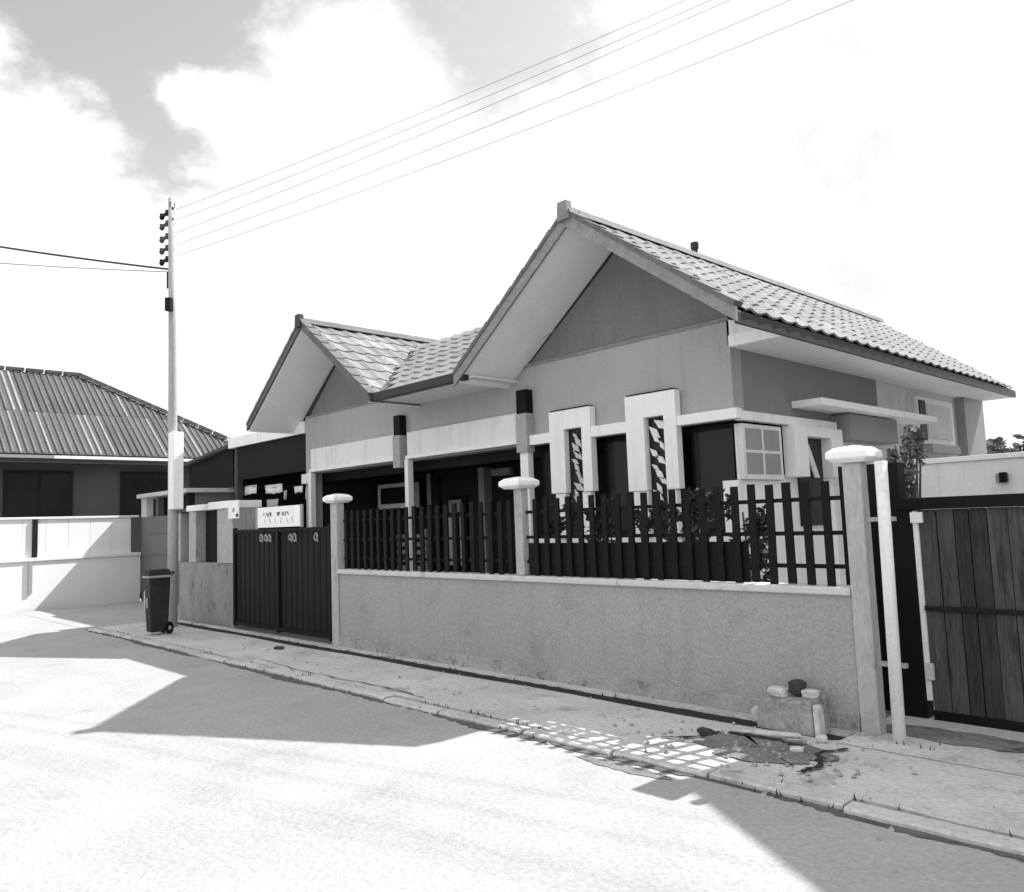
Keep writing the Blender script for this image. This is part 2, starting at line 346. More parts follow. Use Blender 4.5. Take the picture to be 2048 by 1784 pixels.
# ================================================================ gate, sign, meter pier
gt = thing('driveway_gate', (-11.4, 5.88, 0), 'wide solid black sheet metal gate closing the driveway left of the low wall', 'gate')
box('gate_frame', gt, 'black', -13.0, -9.90, 5.86, 5.91, .06, .12); box('gate_frame', gt, 'black', -13.0, -9.90, 5.86, 5.91, 1.56, 1.61)
for x in (-13.0, -11.47, -9.96): box('gate_frame', gt, 'black', x, x + .06, 5.855, 5.915, .04, 1.64)
me = MB().prism([(-.08, 0), (-.05, .012), (.05, .012), (.08, 0), (.08, .006), (.05, .018), (-.05, .018), (-.08, .006)], 'z', 0, 1.44).mesh('panel', 'gate')
for i in range(18):
    inst('panel', me, gt, (-12.86 + i * .168 + (.03 if i > 8 else 0), 5.905, .12), (0, 0, math.pi))
for x, h in ((-12.0, .07), (-11.85, .05), (-11.72, .06), (-11.05, .05), (-10.92, .07), (-10.3, .06)):
    mb = MB(); mb.tube([(x + .05 * math.cos(a), 5.872, 1.47 + h * .8 * math.sin(a)) for a in [i * .55 for i in range(12)]], .012, 6); part('scroll', mb, 'midm', gt)
    mb = MB(); mb.tube([(x + .05, 5.87, 1.40), (x + .02, 5.868, 1.53)], .012, 6); part('scroll', mb, 'midm', gt)
sg = thing('name_sign', (-11.36, 5.85, 1.62), 'white rectangular sign with faint dark lettering mounted on top of the black gate', 'sign')
box('board', sg, 'white', -12.05, -10.68, 5.835, 5.853, 1.63, 1.945, .004)
box('frame', sg, 'midm', -12.11, -12.052, 5.83, 5.856, 1.62, 1.95); box('frame', sg, 'midm', -10.678, -10.62, 5.83, 5.856, 1.62, 1.95)
for x in (-11.9, -10.85): box('bracket', sg, 'black', x, x + .03, 5.854, 5.875, 1.55, 1.80)
# worn marks: the lettering can no longer be read
def strokes(name, segs, m, th, y=5.8325):
    mb = MB()
    for (x0, z0, x1, z1) in segs:
        d = Vector((x1 - x0, z1 - z0)).normalized() * th; nx, nz_ = -d.y, d.x
        mb.poly([(x0 + nx, y, z0 + nz_), (x0 - nx, y, z0 - nz_), (x1 - nx, y, z1 - nz_), (x1 + nx, y, z1 + nz_)], [(0, 1, 2, 3)])
    part(name, mb, m, sg)
strokes('lettering', [(-11.74, 1.86, -11.70, 1.80), (-11.68, 1.86, -11.66, 1.80), (-11.63, 1.865, -11.60, 1.80), (-11.60, 1.80, -11.585, 1.865), (-11.40, 1.845, -11.30, 1.85), (-11.385, 1.815, -11.31, 1.82), (-11.24, 1.86, -11.20, 1.80), (-11.20, 1.80, -11.16, 1.86), (-11.13, 1.80, -11.10, 1.86), (-11.07, 1.86, -11.03, 1.81)], 'ink', .012)
strokes('lettering', [(-11.86, 1.85, -11.80, 1.84), (-11.80, 1.76, -11.80, 1.70), (-11.64, 1.77, -11.60, 1.69), (-11.45, 1.77, -11.44, 1.69), (-11.25, 1.77, -11.28, 1.69), (-11.10, 1.77, -11.05, 1.69), (-10.92, 1.78, -10.90, 1.70), (-11.86, 1.82, -11.80, 1.82)], 'inkg', .012)
mp_ = thing('meter_pier', (-14.2, 6.1, 0), 'grey plastered gate pier with dark meter recesses and a white top beside the pole', 'gate pier')
box('body', mp_, 'pierdirt', -15.42, -13.06, 5.90, 6.35, -.15, 1.05, .01)
box('body', mp_, 'pier', -15.42, -13.06, 6.12, 6.35, 1.05, 1.98)
for x0, x1 in ((-15.42, -15.33), (-14.92, -14.60), (-13.68, -13.06)): box('upright', mp_, 'pier', x0, x1, 5.88, 6.118, 1.052, 1.98, .008)
box('cap', mp_, 'white', -14.95, -14.15, 5.84, 6.40, 1.982, 2.09, .012); box('cap', mp_, 'white', -13.98, -13.04, 5.84, 6.40, 1.982, 2.11, .012)
box('cap', mp_, 'darkg', -15.45, -14.952, 5.86, 6.38, 1.982, 2.05, .01)
for x0, x1 in ((-15.32, -14.93), (-14.59, -13.69)):
    d = box('meter_door', mp_, 'dark', x0, x1, 6.06, 6.09, 1.055, 1.975); box('handle', d, 'midm', x1 - .09, x1 - .06, 6.035, 6.06, 1.45, 1.56)
pl = thing('number_plate', (-12.8, 5.8, 1.8), 'small white square plate with dark marks on the gate pier corner', 'plate')
box('plate', pl, 'white', -13.05, -12.66, 5.80, 5.82, 1.80, 2.10, .004)
part('mark', MB().prism([(-12.90, 1.93), (-12.83, 1.99), (-12.80, 1.94), (-12.85, 1.90)], 'y', 5.795, 5.799), 'midm', pl)
part('mark', MB().prism([(-12.75, 1.87), (-12.67, 1.88), (-12.66, 1.83), (-12.74, 1.82)], 'y', 5.795, 5.799), 'ink', pl)
box('bracket', pl, 'black', -12.9, -12.8, 5.821, 5.88, 1.85, 1.95)

# ================================================================ utility pole and wires
up = thing('utility_pole', (-14.16, 5.30, 0), 'tall thin grey utility pole with insulators beside the meter pier', 'utility pole')
px, py = -14.16, 5.30
part('shaft', MB().tube([(px, py, -.15), (px, py, 2.0), (px - .02, py, 5), (px - .10, py, 7.62)], [.085, .08, .072, .055], 12), 'pole', up, smooth_=True)
box('cable_guard', up, 'white', px + .02, px + .24, py - .09, py + .10, 2.0, 3.34, .02)
box('base_collar', up, 'white', px - .14, px - .02, py - .14, py - .09, .06, .24, .02)
part('junction_box', MB().tube([(px + .07, py - .10, 5.50), (px + .07, py - .10, 5.72)], .075, 8), 'dark', up)
box('clamp', up, 'dark', px - .13, px - .07, py - .07, py + .07, 5.95, 6.25)
ins = []
for z, m_ in ((7.42, 'dark'), (7.22, 'darkg'), (6.98, 'darkg'), (6.76, 'darkg'), (6.55, 'dark')):
    b_ = box('bracket', up, m_, px - .62, px - .03, py - .02, py + .02, z - .022, z + .022)
    i_ = part('insulator', MB().tube([(px - .56, py, z - .05), (px - .56, py, z - .01), (px - .56, py, z + .02), (px - .56, py, z + .055)], [.03, .05, .035, .045], 8), m_, b_)
    part('insulator', MB().tube([(px - .30, py, z - .05), (px - .30, py, z + .05)], [.04, .032], 8), m_, b_)
box('pin', up, 'dark', px - .13, px - .05, py - .045, py + .045, 7.44, 7.54)
def wire(a, b, sag, r, label, m='wire'):
    a, b = Vector(a), Vector(b); pts = []
    for i in range(41):
        t = i / 40; p = a.lerp(b, t); p.z -= sag * 4 * t * (1 - t); pts.append(tuple(p))
    return single('overhead_wire', MB().tube(pts, r, 5), m, label, 'wire', org=tuple(a), group='overhead wires on the pole')
def far(a, b, k): a, b = Vector(a), Vector(b); return a + (b - a) * k
a = (px - .18, py - .02, 6.33); wire(a, far(a, (-17.18, 2.58, 7.2), 2.2), .12, .020, 'thick dark wire from the pole down past the left edge, upper of the pair', 'wire')
a = (px - .18, py - .02, 6.28); wire(a, far(a, (-17.49, 2.64, 6.9), 2.2), .10, .011, 'thin pale wire from the pole to the left edge, lower of the pair', 'wirep')
for i, (z, P, lb) in enumerate(((7.42, (-5.45, 9.33, 9.0), 'topmost thin wire rising from the pole over the house'), (7.22, (-5.50, 9.33, 8.85), 'second thin wire from the top rising from the pole over the house'),
        (6.98, (-5.67, 9.33, 8.75), 'middle thin wire rising from the pole over the house'), (6.76, (-5.55, 9.45, 8.45), 'fourth thin wire rising from the pole over the house'), (6.55, (-5.5, 9.6, 8.2), 'lowest thin wire rising from the pole over the house'))):
    a = (px - .3, py, z); wire(a, far(a, P, 1.7), .22, .0050, lb, 'wirep')

# ================================================================ wheelie bin
wb = thing('wheelie_bin', (-13.0, 4.75, 0), 'dark plastic wheeled bin with pale smears standing left of the pole', 'bin')
bx, by = -13.12, 4.70
def frust(x0, x1, y0, y1, z0, X0, X1, Y0, Y1, z1):
    return MB().poly([(x0, y0, z0), (x1, y0, z0), (x1, y1, z0), (x0, y1, z0), (X0, Y0, z1), (X1, Y0, z1), (X1, Y1, z1), (X0, Y1, z1)], [(3, 2, 1, 0), (4, 5, 6, 7)] + [(i, (i + 1) % 4, (i + 1) % 4 + 4, i + 4) for i in range(4)])
part('body', frust(bx - .15, bx + .15, by - .20, by + .22, .05, bx - .19, bx + .19, by - .27, by + .27, .92), 'bin', wb, .02)
box('rim', wb, 'midm', bx - .205, bx + .205, by - .295, by + .29, .90, .935, .01)
part('lid', frust(bx - .20, bx + .20, by - .30, by + .29, .937, bx - .15, bx + .15, by - .24, by + .25, 1.03), 'bin', wb, .015)
for s in (-1, 1):
    wh = part('wheel', MB().tube([(bx + s * .165, by + .24, .10), (bx + s * .205, by + .24, .10)], .10, 14), 'black', wb)
    part('hub', MB().tube([(bx + s * .205, by + .24, .10), (bx + s * .215, by + .24, .10)], .035, 10), 'midm', wh)
part('handle', MB().tube([(bx - .15, by + .30, .92), (bx - .15, by + .37, .97), (bx + .15, by + .37, .97), (bx + .15, by + .30, .92)], .015, 6), 'bin', wb)
part('smear', MB().prism([(bx - .15, .42), (bx - .09, .36), (bx - .05, .55), (bx - .10, .72), (bx - .16, .66)], 'y', by - .262, by - .2605), 'clothg', wb)
part('smear', MB().prism([(bx - .03, .44), (bx + .08, .42), (bx + .06, .60), (bx - .02, .58)], 'y', by - .258, by - .2565), 'midm', wb)

# ================================================================ the bungalow
H = thing('bungalow', (-9.5, 8.2, 0), 'bungalow with two steep tiled front gables, grey fascia and white frames behind the low wall', 'bungalow')
ZE, ZR = 3.64, 5.27
# body walls
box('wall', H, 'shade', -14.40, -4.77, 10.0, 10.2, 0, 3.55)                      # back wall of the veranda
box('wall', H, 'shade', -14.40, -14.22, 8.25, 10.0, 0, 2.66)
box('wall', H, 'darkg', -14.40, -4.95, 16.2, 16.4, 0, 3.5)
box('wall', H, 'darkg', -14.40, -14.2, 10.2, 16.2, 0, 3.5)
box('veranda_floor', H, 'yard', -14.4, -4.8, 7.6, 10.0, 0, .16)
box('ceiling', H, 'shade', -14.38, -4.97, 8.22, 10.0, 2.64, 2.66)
# fascia wall above the beam, whole front
part('fascia_wall', MB().prism([(-14.38, 2.66), (-4.752, 2.66), (-4.752, 3.78), (-8.05, 3.78), (-8.30, 3.62), (-10.75, 3.62), (-10.95, 3.78), (-14.38, 3.78)], 'y', 8.0, 8.22), 'plaster', H)
# gable walls, standing 2 cm back from the fascia face
def under(x, xr, xe, zr, ze): return zr - (zr - ze) * abs(x - xr) / abs(xe - xr) - .12
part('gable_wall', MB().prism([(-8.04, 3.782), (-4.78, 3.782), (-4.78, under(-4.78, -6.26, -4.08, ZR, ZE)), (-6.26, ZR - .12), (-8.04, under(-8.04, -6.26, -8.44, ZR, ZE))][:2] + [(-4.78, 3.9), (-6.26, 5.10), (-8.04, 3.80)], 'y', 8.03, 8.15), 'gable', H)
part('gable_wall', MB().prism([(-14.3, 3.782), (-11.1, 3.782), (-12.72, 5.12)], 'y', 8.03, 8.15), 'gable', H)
box('cornice', H, 'verge_b', -8.10, -4.76, 7.985, 8.03, 3.78, 3.82); box('cornice', H, 'verge_b', -14.36, -10.98, 7.985, 8.03, 3.78, 3.82)
# right hand side wall
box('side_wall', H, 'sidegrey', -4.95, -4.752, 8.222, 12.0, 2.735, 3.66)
box('side_wall', H, 'sidewall', -4.95, -4.75, 12.002, 16.4, 0, 3.66)
box('side_wall', H, 'sidewall', -4.95, -4.752, 10.36, 12.0, 0, 2.60)
box('side_wall', H, 'white', -4.95, -4.752, 8.0, 9.05, 0, 1.96); box('side_wall', H, 'white', -4.95, -4.752, 9.05, 10.36, 0, 2.04)
# white beams
for x0, x1, z0, z1 in ((-14.02, -11.17, 2.68, 3.13), (-10.84, -8.15, 2.68, 3.13)):
    box('beam', H, 'offwhite', x0, x1, 7.90, 7.998, z0 + .06, z1, .008); box('beam', H, 'white', x0 - .02, x1 + .02, 7.87, 8.0, z0, z0 + .058, .006)
box('beam', H, 'white', -7.92, -7.522, 7.88, 7.998, 2.64, 2.78, .006); box('beam', H, 'white', -6.778, -6.202, 7.88, 7.998, 2.64, 2.78, .006)
box('beam', H, 'white', -5.448, -4.65, 7.88, 7.998, 2.64, 2.76, .006); box('beam', H, 'white', -4.75, -4.65, 8.0, 10.37, 2.63, 2.735, .006)
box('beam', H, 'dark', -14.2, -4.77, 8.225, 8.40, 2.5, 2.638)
# pilasters with dark slots
for x0, x1 in ((-11.165, -10.97), (-8.145, -7.93)):
    p = box('pilaster', H, 'plaster', x0, x1, 7.84, 7.998, 2.55, 3.10, .006); box('slot', p, 'black', x0 + .01, x1 - .01, 7.86, 7.998, 3.102, 3.44)
# white posts
for x0, x1, z0 in ((-14.10, -13.99, .16), (-10.90, -10.80, .16), (-8.12, -7.96, .16)): box('post', H, 'white', x0, x1, 7.88, 7.99, z0, 2.678, .008)
box('bracket', H, 'offwhite', -14.36, -14.102, 7.88, 7.99, 2.47, 2.66, .006)
box('corner_post', H, 'plaster', -14.38, -14.11, 7.995, 8.2, 0, 2.655)
# low veranda wall with white sill
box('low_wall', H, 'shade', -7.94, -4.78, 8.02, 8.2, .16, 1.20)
box('sill', H, 'white', -7.94, -4.76, 7.97, 8.22, 1.202, 1.355, .006)
for x0, x1 in ((-7.94, -7.55), (-6.75, -6.24), (-5.42, -4.80)): 
    w_ = box('window', H, 'black', x0, x1, 8.12, 8.16, 1.36, 2.62); box('pane', w_, 'glass', x0 + .05, x1 - .05, 8.105, 8.118, 1.42, 2.56)
# the two projecting white window frames
def uframe(x0, x1, z0, z1, i0, i1, it, l0, l1):
    f_ = part('window_frame', MB().prism([(x0, z0), (x0, z1), (x1, z1), (x1, z0), (i1, z0), (i1, it), (i0, it), (i0, z0)], 'y', 7.87, 7.985), 'white', H, .006)
    for a, b in ((x0 + .06, l0), (l1, x1 - .06)): box('leg', f_, 'white', a, b, 7.89, 7.98, 1.357, z0 - .002, .005)
    box('hood', f_, 'dark', x0 + .03, x1 - .03, 7.88, 7.98, z1 + .002, z1 + .02)
    g = box('pane', f_, 'glass', i0 + .002, i1 - .002, 7.965, 7.98, 1.37, it - .002)
    # pale curled ironwork leaves across the opening
    r = random.Random(int(x0 * 10)); mb = MB()
    for k in range(11):
        cz = it - .10 - k * .085; cx = (i0 + i1) / 2 + r.uniform(-.07, .07); a = r.uniform(.5, 1.1); l = r.uniform(.06, .12); wd = l * .42
        ca, sa = math.cos(a), -math.sin(a)
        mb.prism([(cx - ca * l, cz - sa * l), (cx - sa * wd, cz + ca * wd), (cx + ca * l, cz + sa * l), (cx + sa * wd, cz - ca * wd)], 'y', 7.93, 7.945)
    part('ironwork', mb, 'offwhite' if x0 > -7 else 'lightm', f_)
uframe(-7.52, -6.78, 1.94, 3.05, -7.25, -6.94, 2.79, -7.28, -6.98)
uframe(-6.20, -5.45, 1.90, 3.08, -5.92, -5.63, 2.79, -5.93, -5.64)
# side windows
w_ = box('window', H, 'offwhite', -4.80, -4.70, 8.06, 8.95, 1.965, 2.60, .005)
for k in range(2):
    for j in range(2): box('pane', w_, 'midm', -4.699, -4.692, 8.12 + k * .41, 8.47 + k * .41, 2.03 + j * .28, 2.27 + j * .28)
f_ = part('window_frame', MB().prism([(9.05, 2.0), (9.05, 2.625), (10.36, 2.625), (10.36, 2.0), (10.02, 2.0), (10.02, 2.50), (9.38, 2.50), (9.38, 2.0)], 'x', -4.74, -4.58), 'white', H, .006)
box('pane', f_, 'glass', -4.75, -4.72, 9.38, 10.02, 1.4, 2.5)
part('ironwork', MB().prism([(9.5, 2.42), (9.62, 2.42), (9.86, 2.0), (9.74, 2.0)], 'x', -4.71, -4.69), 'offwhite', f_)
# side canopy slab, shutter box, far side window and upright grey panel
box('canopy', H, 'white', -4.75, -4.35, 9.35, 13.2, 2.86, 2.95, .01)
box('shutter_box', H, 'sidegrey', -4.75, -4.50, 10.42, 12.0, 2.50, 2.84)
w_ = box('window', H, 'white', -4.75, -4.68, 13.35, 15.0, 2.58, 3.34, .008)
box('pane', w_, 'lightm', -4.679, -4.67, 13.75, 14.85, 2.68, 3.24); box('opening', w_, 'black', -4.679, -4.665, 13.42, 13.68, 2.64, 3.28)
box('sill', w_, 'midm', -4.75, -4.58, 13.6, 14.9, 2.44, 2.575)
box('grey_panel', H, 'midm', -4.75, -4.60, 15.35, 16.38, 1.0, 3.48)
# things in the shade of the veranda: door, panel, column, window
d = box('door', H, 'dark', -13.4, -12.6, 9.93, 9.998, .16, 2.5); box('door_frame', d, 'darkg', -13.48, -13.40, 9.90, 9.998, .16, 2.58); box('door_frame', d, 'midm', -12.94, -12.83, 9.90, 9.928, 1.97, 2.6)
w_ = box('window', H, 'black', -12.35, -11.78, 9.95, 9.998, .70, 2.12)
box('frame', w_, 'lightm', -12.30, -12.20, 9.92, 9.948, .78, 1.70); box('frame', w_, 'lightm', -11.96, -11.88, 9.92, 9.948, .78, 1.70); box('frame', w_, 'lightm', -12.30, -11.88, 9.915, 9.945, 1.705, 1.76); box('frame', w_, 'midm', -12.28, -11.90, 9.92, 9.945, 1.80, 2.04)
box('column', H, 'midm', -11.24, -11.08, 9.80, 9.99, .16, 2.60); box('lamp', H, 'midm', -10.95, -10.45, 9.86, 9.98, 2.42, 2.56, .02)
w_ = box('window', H, 'black', -15.95 + 1.75, -14.75 + 1.75 + .2, 9.96, 9.999, 1.9, 2.5)
# roof slopes -----------------------------------------------------------------
def slope_slab(xr, zr, xe, ze, y0, y1, th=.05, dz=0.0):
    return MB().prism([(xr, zr + dz), (xe, ze + dz), (xe, ze - th + dz), (xr, zr - th + dz)], 'y', y0, y1)
def gable_roof(xr, xl, xe, y1, big):
    rf = part('roof', slope_slab(xr, ZR - .04, xe, ZE - .04, 7.02, y1), 'tiled', H)
    part('roof_slope', slope_slab(xr, ZR - .04, xl, ZE - .04, 7.02, y1), 'tiled', rf)
    for e in (xl, xe):
        part('soffit', slope_slab(xr, ZR - .095, e, ZE - .095, 7.03, 8.02 if e == xl else 8.02, .02), 'soffit', rf)
        s = 1 if e > xr else -1
        part('barge_board', MB().prism([(xr, ZR), (e + s * .02, ZE - .015), (e + s * .02, ZE - .16), (xr, ZR - .17)] if big else [(xr, ZR), (e + s * .02, ZE - .015), (e + s * .02, ZE - .10), (xr, ZR - .11)], 'y', 6.985, 7.018), 'verge_b' if big else 'cap', rf)
        # ragged row of verge tiles down the barge
        n = 9; me = MB().prism([(-.155, -.012), (.155, -.012), (.155, .045), (-.155, .03)], 'y', -.09, .07).mesh('verge_tile', 'cap')
        ang = math.atan2(ZR - ZE, abs(e - xr))
        for i in range(n):
            t = (i + .5) / n; o = inst('verge_tile', me, H, (xr + (e - xr) * t, 7.06, ZR + (ZE - ZR) * t + .015)); o.parent = rf; o.location = Vector((xr + (e - xr) * t, 7.06, ZR + (ZE - ZR) * t + .015)) - worldloc(rf)
            o.rotation_euler = (0, ang * s, 0 if s > 0 else 0)
    me = MB().prism([(-.11, -.06), (-.07, .03), (0, .06), (.07, .03), (.11, -.06), (0, -.02)], 'y', -.19, .19).mesh('ridge_tile', 'tiled')
    yy = 7.15
    while yy < y1 - .1:
        inst('ridge_tile', me, rf, (xr, yy, ZR + .03), (rnd.uniform(-.02, .02), 0, 0)); yy += .37
    part('ridge_end', MB().prism([(xr - .09, ZR - .10), (xr + .09, ZR - .10), (xr + .07, ZR + .13), (xr - .07, ZR + .13)], 'y', 6.93, 7.02), 'tile' if big else 'gutter', rf)
    return rf
r1 = gable_roof(-6.26, -8.44, -4.08, 16.4, True)
r2 = gable_roof(-12.72, -14.85, -10.57, 13.0, False)
# roof end walls behind (seen only from the side)
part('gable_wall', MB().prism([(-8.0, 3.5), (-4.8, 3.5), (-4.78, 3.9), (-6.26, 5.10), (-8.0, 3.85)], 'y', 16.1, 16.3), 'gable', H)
# individual tiles on the two slopes that face the viewer
def tile_mesh(m):
    mb = MB(); w2, l = .156, .35; xs = [(-w2, .0), (-w2 * .45, .026), (0, .008), (w2 * .5, -.003), (w2, .0)]
    for y, z in ((0, .018), (l, .0)):
        for x, h in xs: mb.v.append((x, y, h + z))
    for x, h in xs: mb.v.append((x, 0, h - .005))
    mb.f += [(i, i + 1, i + 6, i + 5) for i in range(4)] + [(10 + i, 11 + i, i + 1, i) for i in range(4)]
    return mb.mesh('tile', m)
TM = [tile_mesh('tile'), tile_mesh('tile2'), tile_mesh('tiled')]
def tile_slope(root, xr, zr, xe, ze, y0, y1, rows, w_=.311, stuff=False):
    acc = MB()
    s = 1 if xe > xr else -1; d = Vector((xr - xe, 0, zr - ze)); l = d.length; d.normalize()
    ax = Vector((0, 1, 0)) ; up_ = ax.cross(d) if ax.cross(d).z > 0 else -ax.cross(d); ax = d.cross(up_)
    n = int((y1 - y0) / w_)
    for r_ in range(rows):
        for c in range(n):
            y = y0 + w_ * (c + .5); p = Vector((xe, y, ze)) + d * (l * r_ / rows - .02) + up_ * .015
            if stuff:
                Mx = Matrix((ax, d, up_)).transposed(); k_ = (l / rows + .05) / .35
                acc.poly([tuple(p + Mx @ Vector((v.co.x, v.co.y * k_, v.co.z))) for v in TM[0].vertices], [tuple(f.vertices) for f in TM[0].polygons]); continue
            o = inst('tile', rnd.choice((TM[0], TM[0], TM[1], TM[2])), root, p)
            o.rotation_euler = Matrix((ax, d, up_)).transposed().to_euler(); o.scale = (1, (l / rows + .05) / .35, 1)
            o.rotation_euler.rotate_axis('Z', rnd.uniform(-.02, .02)); o.rotation_euler.rotate_axis('X', rnd.uniform(-.012, .012))
    if stuff: part('roof_tiles', acc, 'tile', root)['kind'] = 'stuff'
tile_slope(r1, -6.26, ZR - .03, -4.08, ZE - .03, 7.15, 12.45, 8); tile_slope(r1, -6.26, ZR - .03, -4.08, ZE - .03, 12.437, 16.4, 8, stuff=True)
tile_slope(r2, -12.72, ZR - .03, -10.57, ZE - .03, 7.15, 10.6, 8)
# eave board and soffit along the right hand side, gutter
part('eave_board', MB().box(-4.10, -4.065, 7.02, 16.42, ZE - .17, ZE - .055), 'gutter', r1)
box('soffit', r1, 'soffit', -4.75, -4.10, 8.03, 16.38, 3.47, 3.49)
part('soffit', MB().prism([(-4.78, 3.49), (-4.10, 3.49), (-4.10, 3.56), (-4.78, 3.80)], 'y', 8.0, 8.03), 'offwhite', r1)
box('end_panel', r1, 'white', -4.75, -4.10, 7.97, 7.998, 3.47, 3.60)
# roof between the two gables, sloping back from the front eave
rm = part('roof', MB().poly([(-10.60, 7.12, 3.66), (-8.40, 7.12, 3.66), (-6.4, 9.25, 5.0), (-12.6, 9.25, 5.0), (-10.60, 7.12, 3.61), (-8.40, 7.12, 3.61), (-6.4, 9.25, 4.95), (-12.6, 9.25, 4.95)], [(0, 1, 2, 3), (7, 6, 5, 4), (0, 4, 5, 1), (3, 2, 6, 7), (0, 3, 7, 4), (1, 5, 6, 2)]), 'tiled', H)
part('roof_slope', MB().poly([(-12.6, 9.25, 5.0), (-6.4, 9.25, 5.0), (-6.4, 16, 3.6), (-12.6, 16, 3.6)], [(0, 1, 2, 3)]), 'tiled', rm)
d = Vector((0, 9.25 - 7.12, 1.34)); l = d.length; d.normalize(); upv = Vector((0, -d.z, d.y))
for r_ in range(8):
    for c in range(14):
        x = -12.0 + .311 * c; p = Vector((x, 7.12, 3.66)) + d * (l * r_ / 8 - .02) + upv * .012
        t = (p.y - 7.12) / 2.13
        if x < -10.45 - 2.0 * t or x > -8.55 + 2.0 * t: continue
        o = inst('tile', rnd.choice((TM[0], TM[1], TM[1])), rm, p); o.rotation_euler = (math.atan2(d.z, d.y), 0, rnd.uniform(-.01, .01)); o.scale = (1, 1.05, 1)
box('gutter', rm, 'gutter', -10.62, -8.30, 7.02, 7.13, 3.55, 3.68, .01)
box('soffit', rm, 'offwhite', -10.8, -8.2, 7.13, 8.0, 3.58, 3.605)
vp = part('vent_pipe', MB().tube([(-6.26, 9.75, ZR - .1), (-6.26, 9.75, ZR + .14)], .045, 8), 'gutter', r1); part('vent_cap', MB().tube([(-6.26, 9.75, ZR + .14), (-6.26, 9.75, ZR + .23)], [.06, .06], 8), 'gutter', vp)
# carport on the left of the bungalow
cp = thing('carport', (-16.1, 8.0, 0), 'flat roofed carport with a white fascia and dark interior left of the bungalow', 'carport')
box('roof', cp, 'midm', -17.9, -14.42, 8.05, 12.5, 3.60, 3.72); box('fascia', cp, 'white', -17.95, -14.40, 7.98, 8.048, 3.50, 3.74, .006)
box('fascia', cp, 'white', -17.95, -17.90, 8.05, 12.5, 3.50, 3.74)
box('front_panel', cp, 'dark', -17.6, -14.42, 8.06, 8.12, 2.75, 3.58)
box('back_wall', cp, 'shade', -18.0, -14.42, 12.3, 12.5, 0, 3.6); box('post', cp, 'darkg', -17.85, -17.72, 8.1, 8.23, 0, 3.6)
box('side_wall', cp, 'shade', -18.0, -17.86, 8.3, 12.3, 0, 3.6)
part('side_canopy', MB().prism([(-17.96, 3.62), (-20.6, 3.36), (-20.6, 3.30), (-17.96, 3.54)], 'y', 7.98, 12.4), 'darkg', cp)
part('side_screen', MB().prism([(-17.96, 3.53), (-20.55, 3.295), (-20.55, 2.62), (-17.96, 2.62)], 'y', 8.10, 8.13), 'dark', cp)
box('post', cp, 'darkg', -20.55, -20.45, 8.14, 8.24, 0, 3.3)
# laundry hanging in the carport
wire_ = single('clothes_line', MB().tube([(-17.8, 8.3, 2.62), (-16.2, 8.3, 2.50), (-14.40, 8.3, 2.50)], .006, 5), 'black', 'thin line strung across the carport behind the gate', 'clothes line')
def cloth(x0, x1, z0, z1, label, m='cloth', y=8.3):
    mb = MB(); n = 8; r = random.Random(int(x0 * 100)); ph = r.random() * 6
    for i in range(n + 1):
        x = x0 + (x1 - x0) * i / n; wv = .025 * math.sin(i * 1.4 + ph)
        mb.v += [(x, y + wv * .3, z1), (x, y + wv, (z0 + z1) / 2), (x, y + wv * 1.3, z0 + r.uniform(-.02, .02))]
    for i in range(n): a = 3 * i; mb.f += [(a, a + 3, a + 4, a + 1), (a + 1, a + 4, a + 5, a + 2)]
    o = single('cloth', mb, m, label, 'laundry', group='washing hung in the carport', smooth_=True); s = o.modifiers.new('thick', 'SOLIDIFY'); s.thickness = .006
cloth(-17.78, -17.15, 2.42, 2.62, 'small white cloth at the far left of the line behind the gate')
cloth(-16.78, -15.95, 2.38, 2.58, 'widest white cloth on the line behind the gate')
cloth(-15.90, -15.74, 2.22, 2.42, 'narrow grey cloth beside the widest white one on the line', 'clothg')
cloth(-15.45, -15.06, 2.34, 2.48, 'short bright white cloth on the line above the sign')
cloth(-14.92, -14.72, 2.20, 2.46, 'narrow white cloth nearest the bungalow corner post')
cloth(-16.76, -16.20, 2.08, 2.26, 'white cloth hanging lower, behind the gate top', 'clothg', 8.34)

# patio furniture behind the railing
be = thing('patio_chair', (-12.6, 8.9, .16), 'grey slatted patio chair in the dark veranda behind the left railing', 'chair')
ox, oy = -12.75, 8.9
for i in range(5): box('slat', be, 'midm', ox - .45, ox + .45, oy + .42 - i * .0, oy + .45, .72 + i * .15, .80 + i * .15)
box('seat', be, 'midm', ox - .48, ox + .48, oy - .1, oy + .41, .55, .60, .01)
for sx_ in (-.46, .42):
    for sy_ in (-.08, .38): box('leg', be, 'midm', ox + sx_, ox + sx_ + .04, oy + sy_, oy + sy_ + .04, .16, .548 if sy_ < 0 else .548)
    box('back_post', be, 'midm', ox + sx_, ox + sx_ + .04, oy + .452, oy + .49, .16, 1.5)
wb.scale = (.72, .62, 1.0); wb.location = (-13.25, 4.78, 0)
ws = thing('wall_cabinet', (-13.3, 9.7, 1.9), 'white framed box with a dark glass front high on the veranda wall', 'cabinet')
ox = -13.55
part('frame', MB().prism([(ox - .55, 1.93), (ox + .55, 1.93), (ox + .55, 2.44), (ox - .55, 2.44)], 'y', 9.5, 9.75), 'offwhite', ws); box('pane', ws, 'glass', ox - .42, ox + .44, 9.48, 9.498, 2.03, 2.36); box('bracket', ws, 'midm', ox - .3, ox + .3, 9.75, 9.93, 1.96, 2.05)

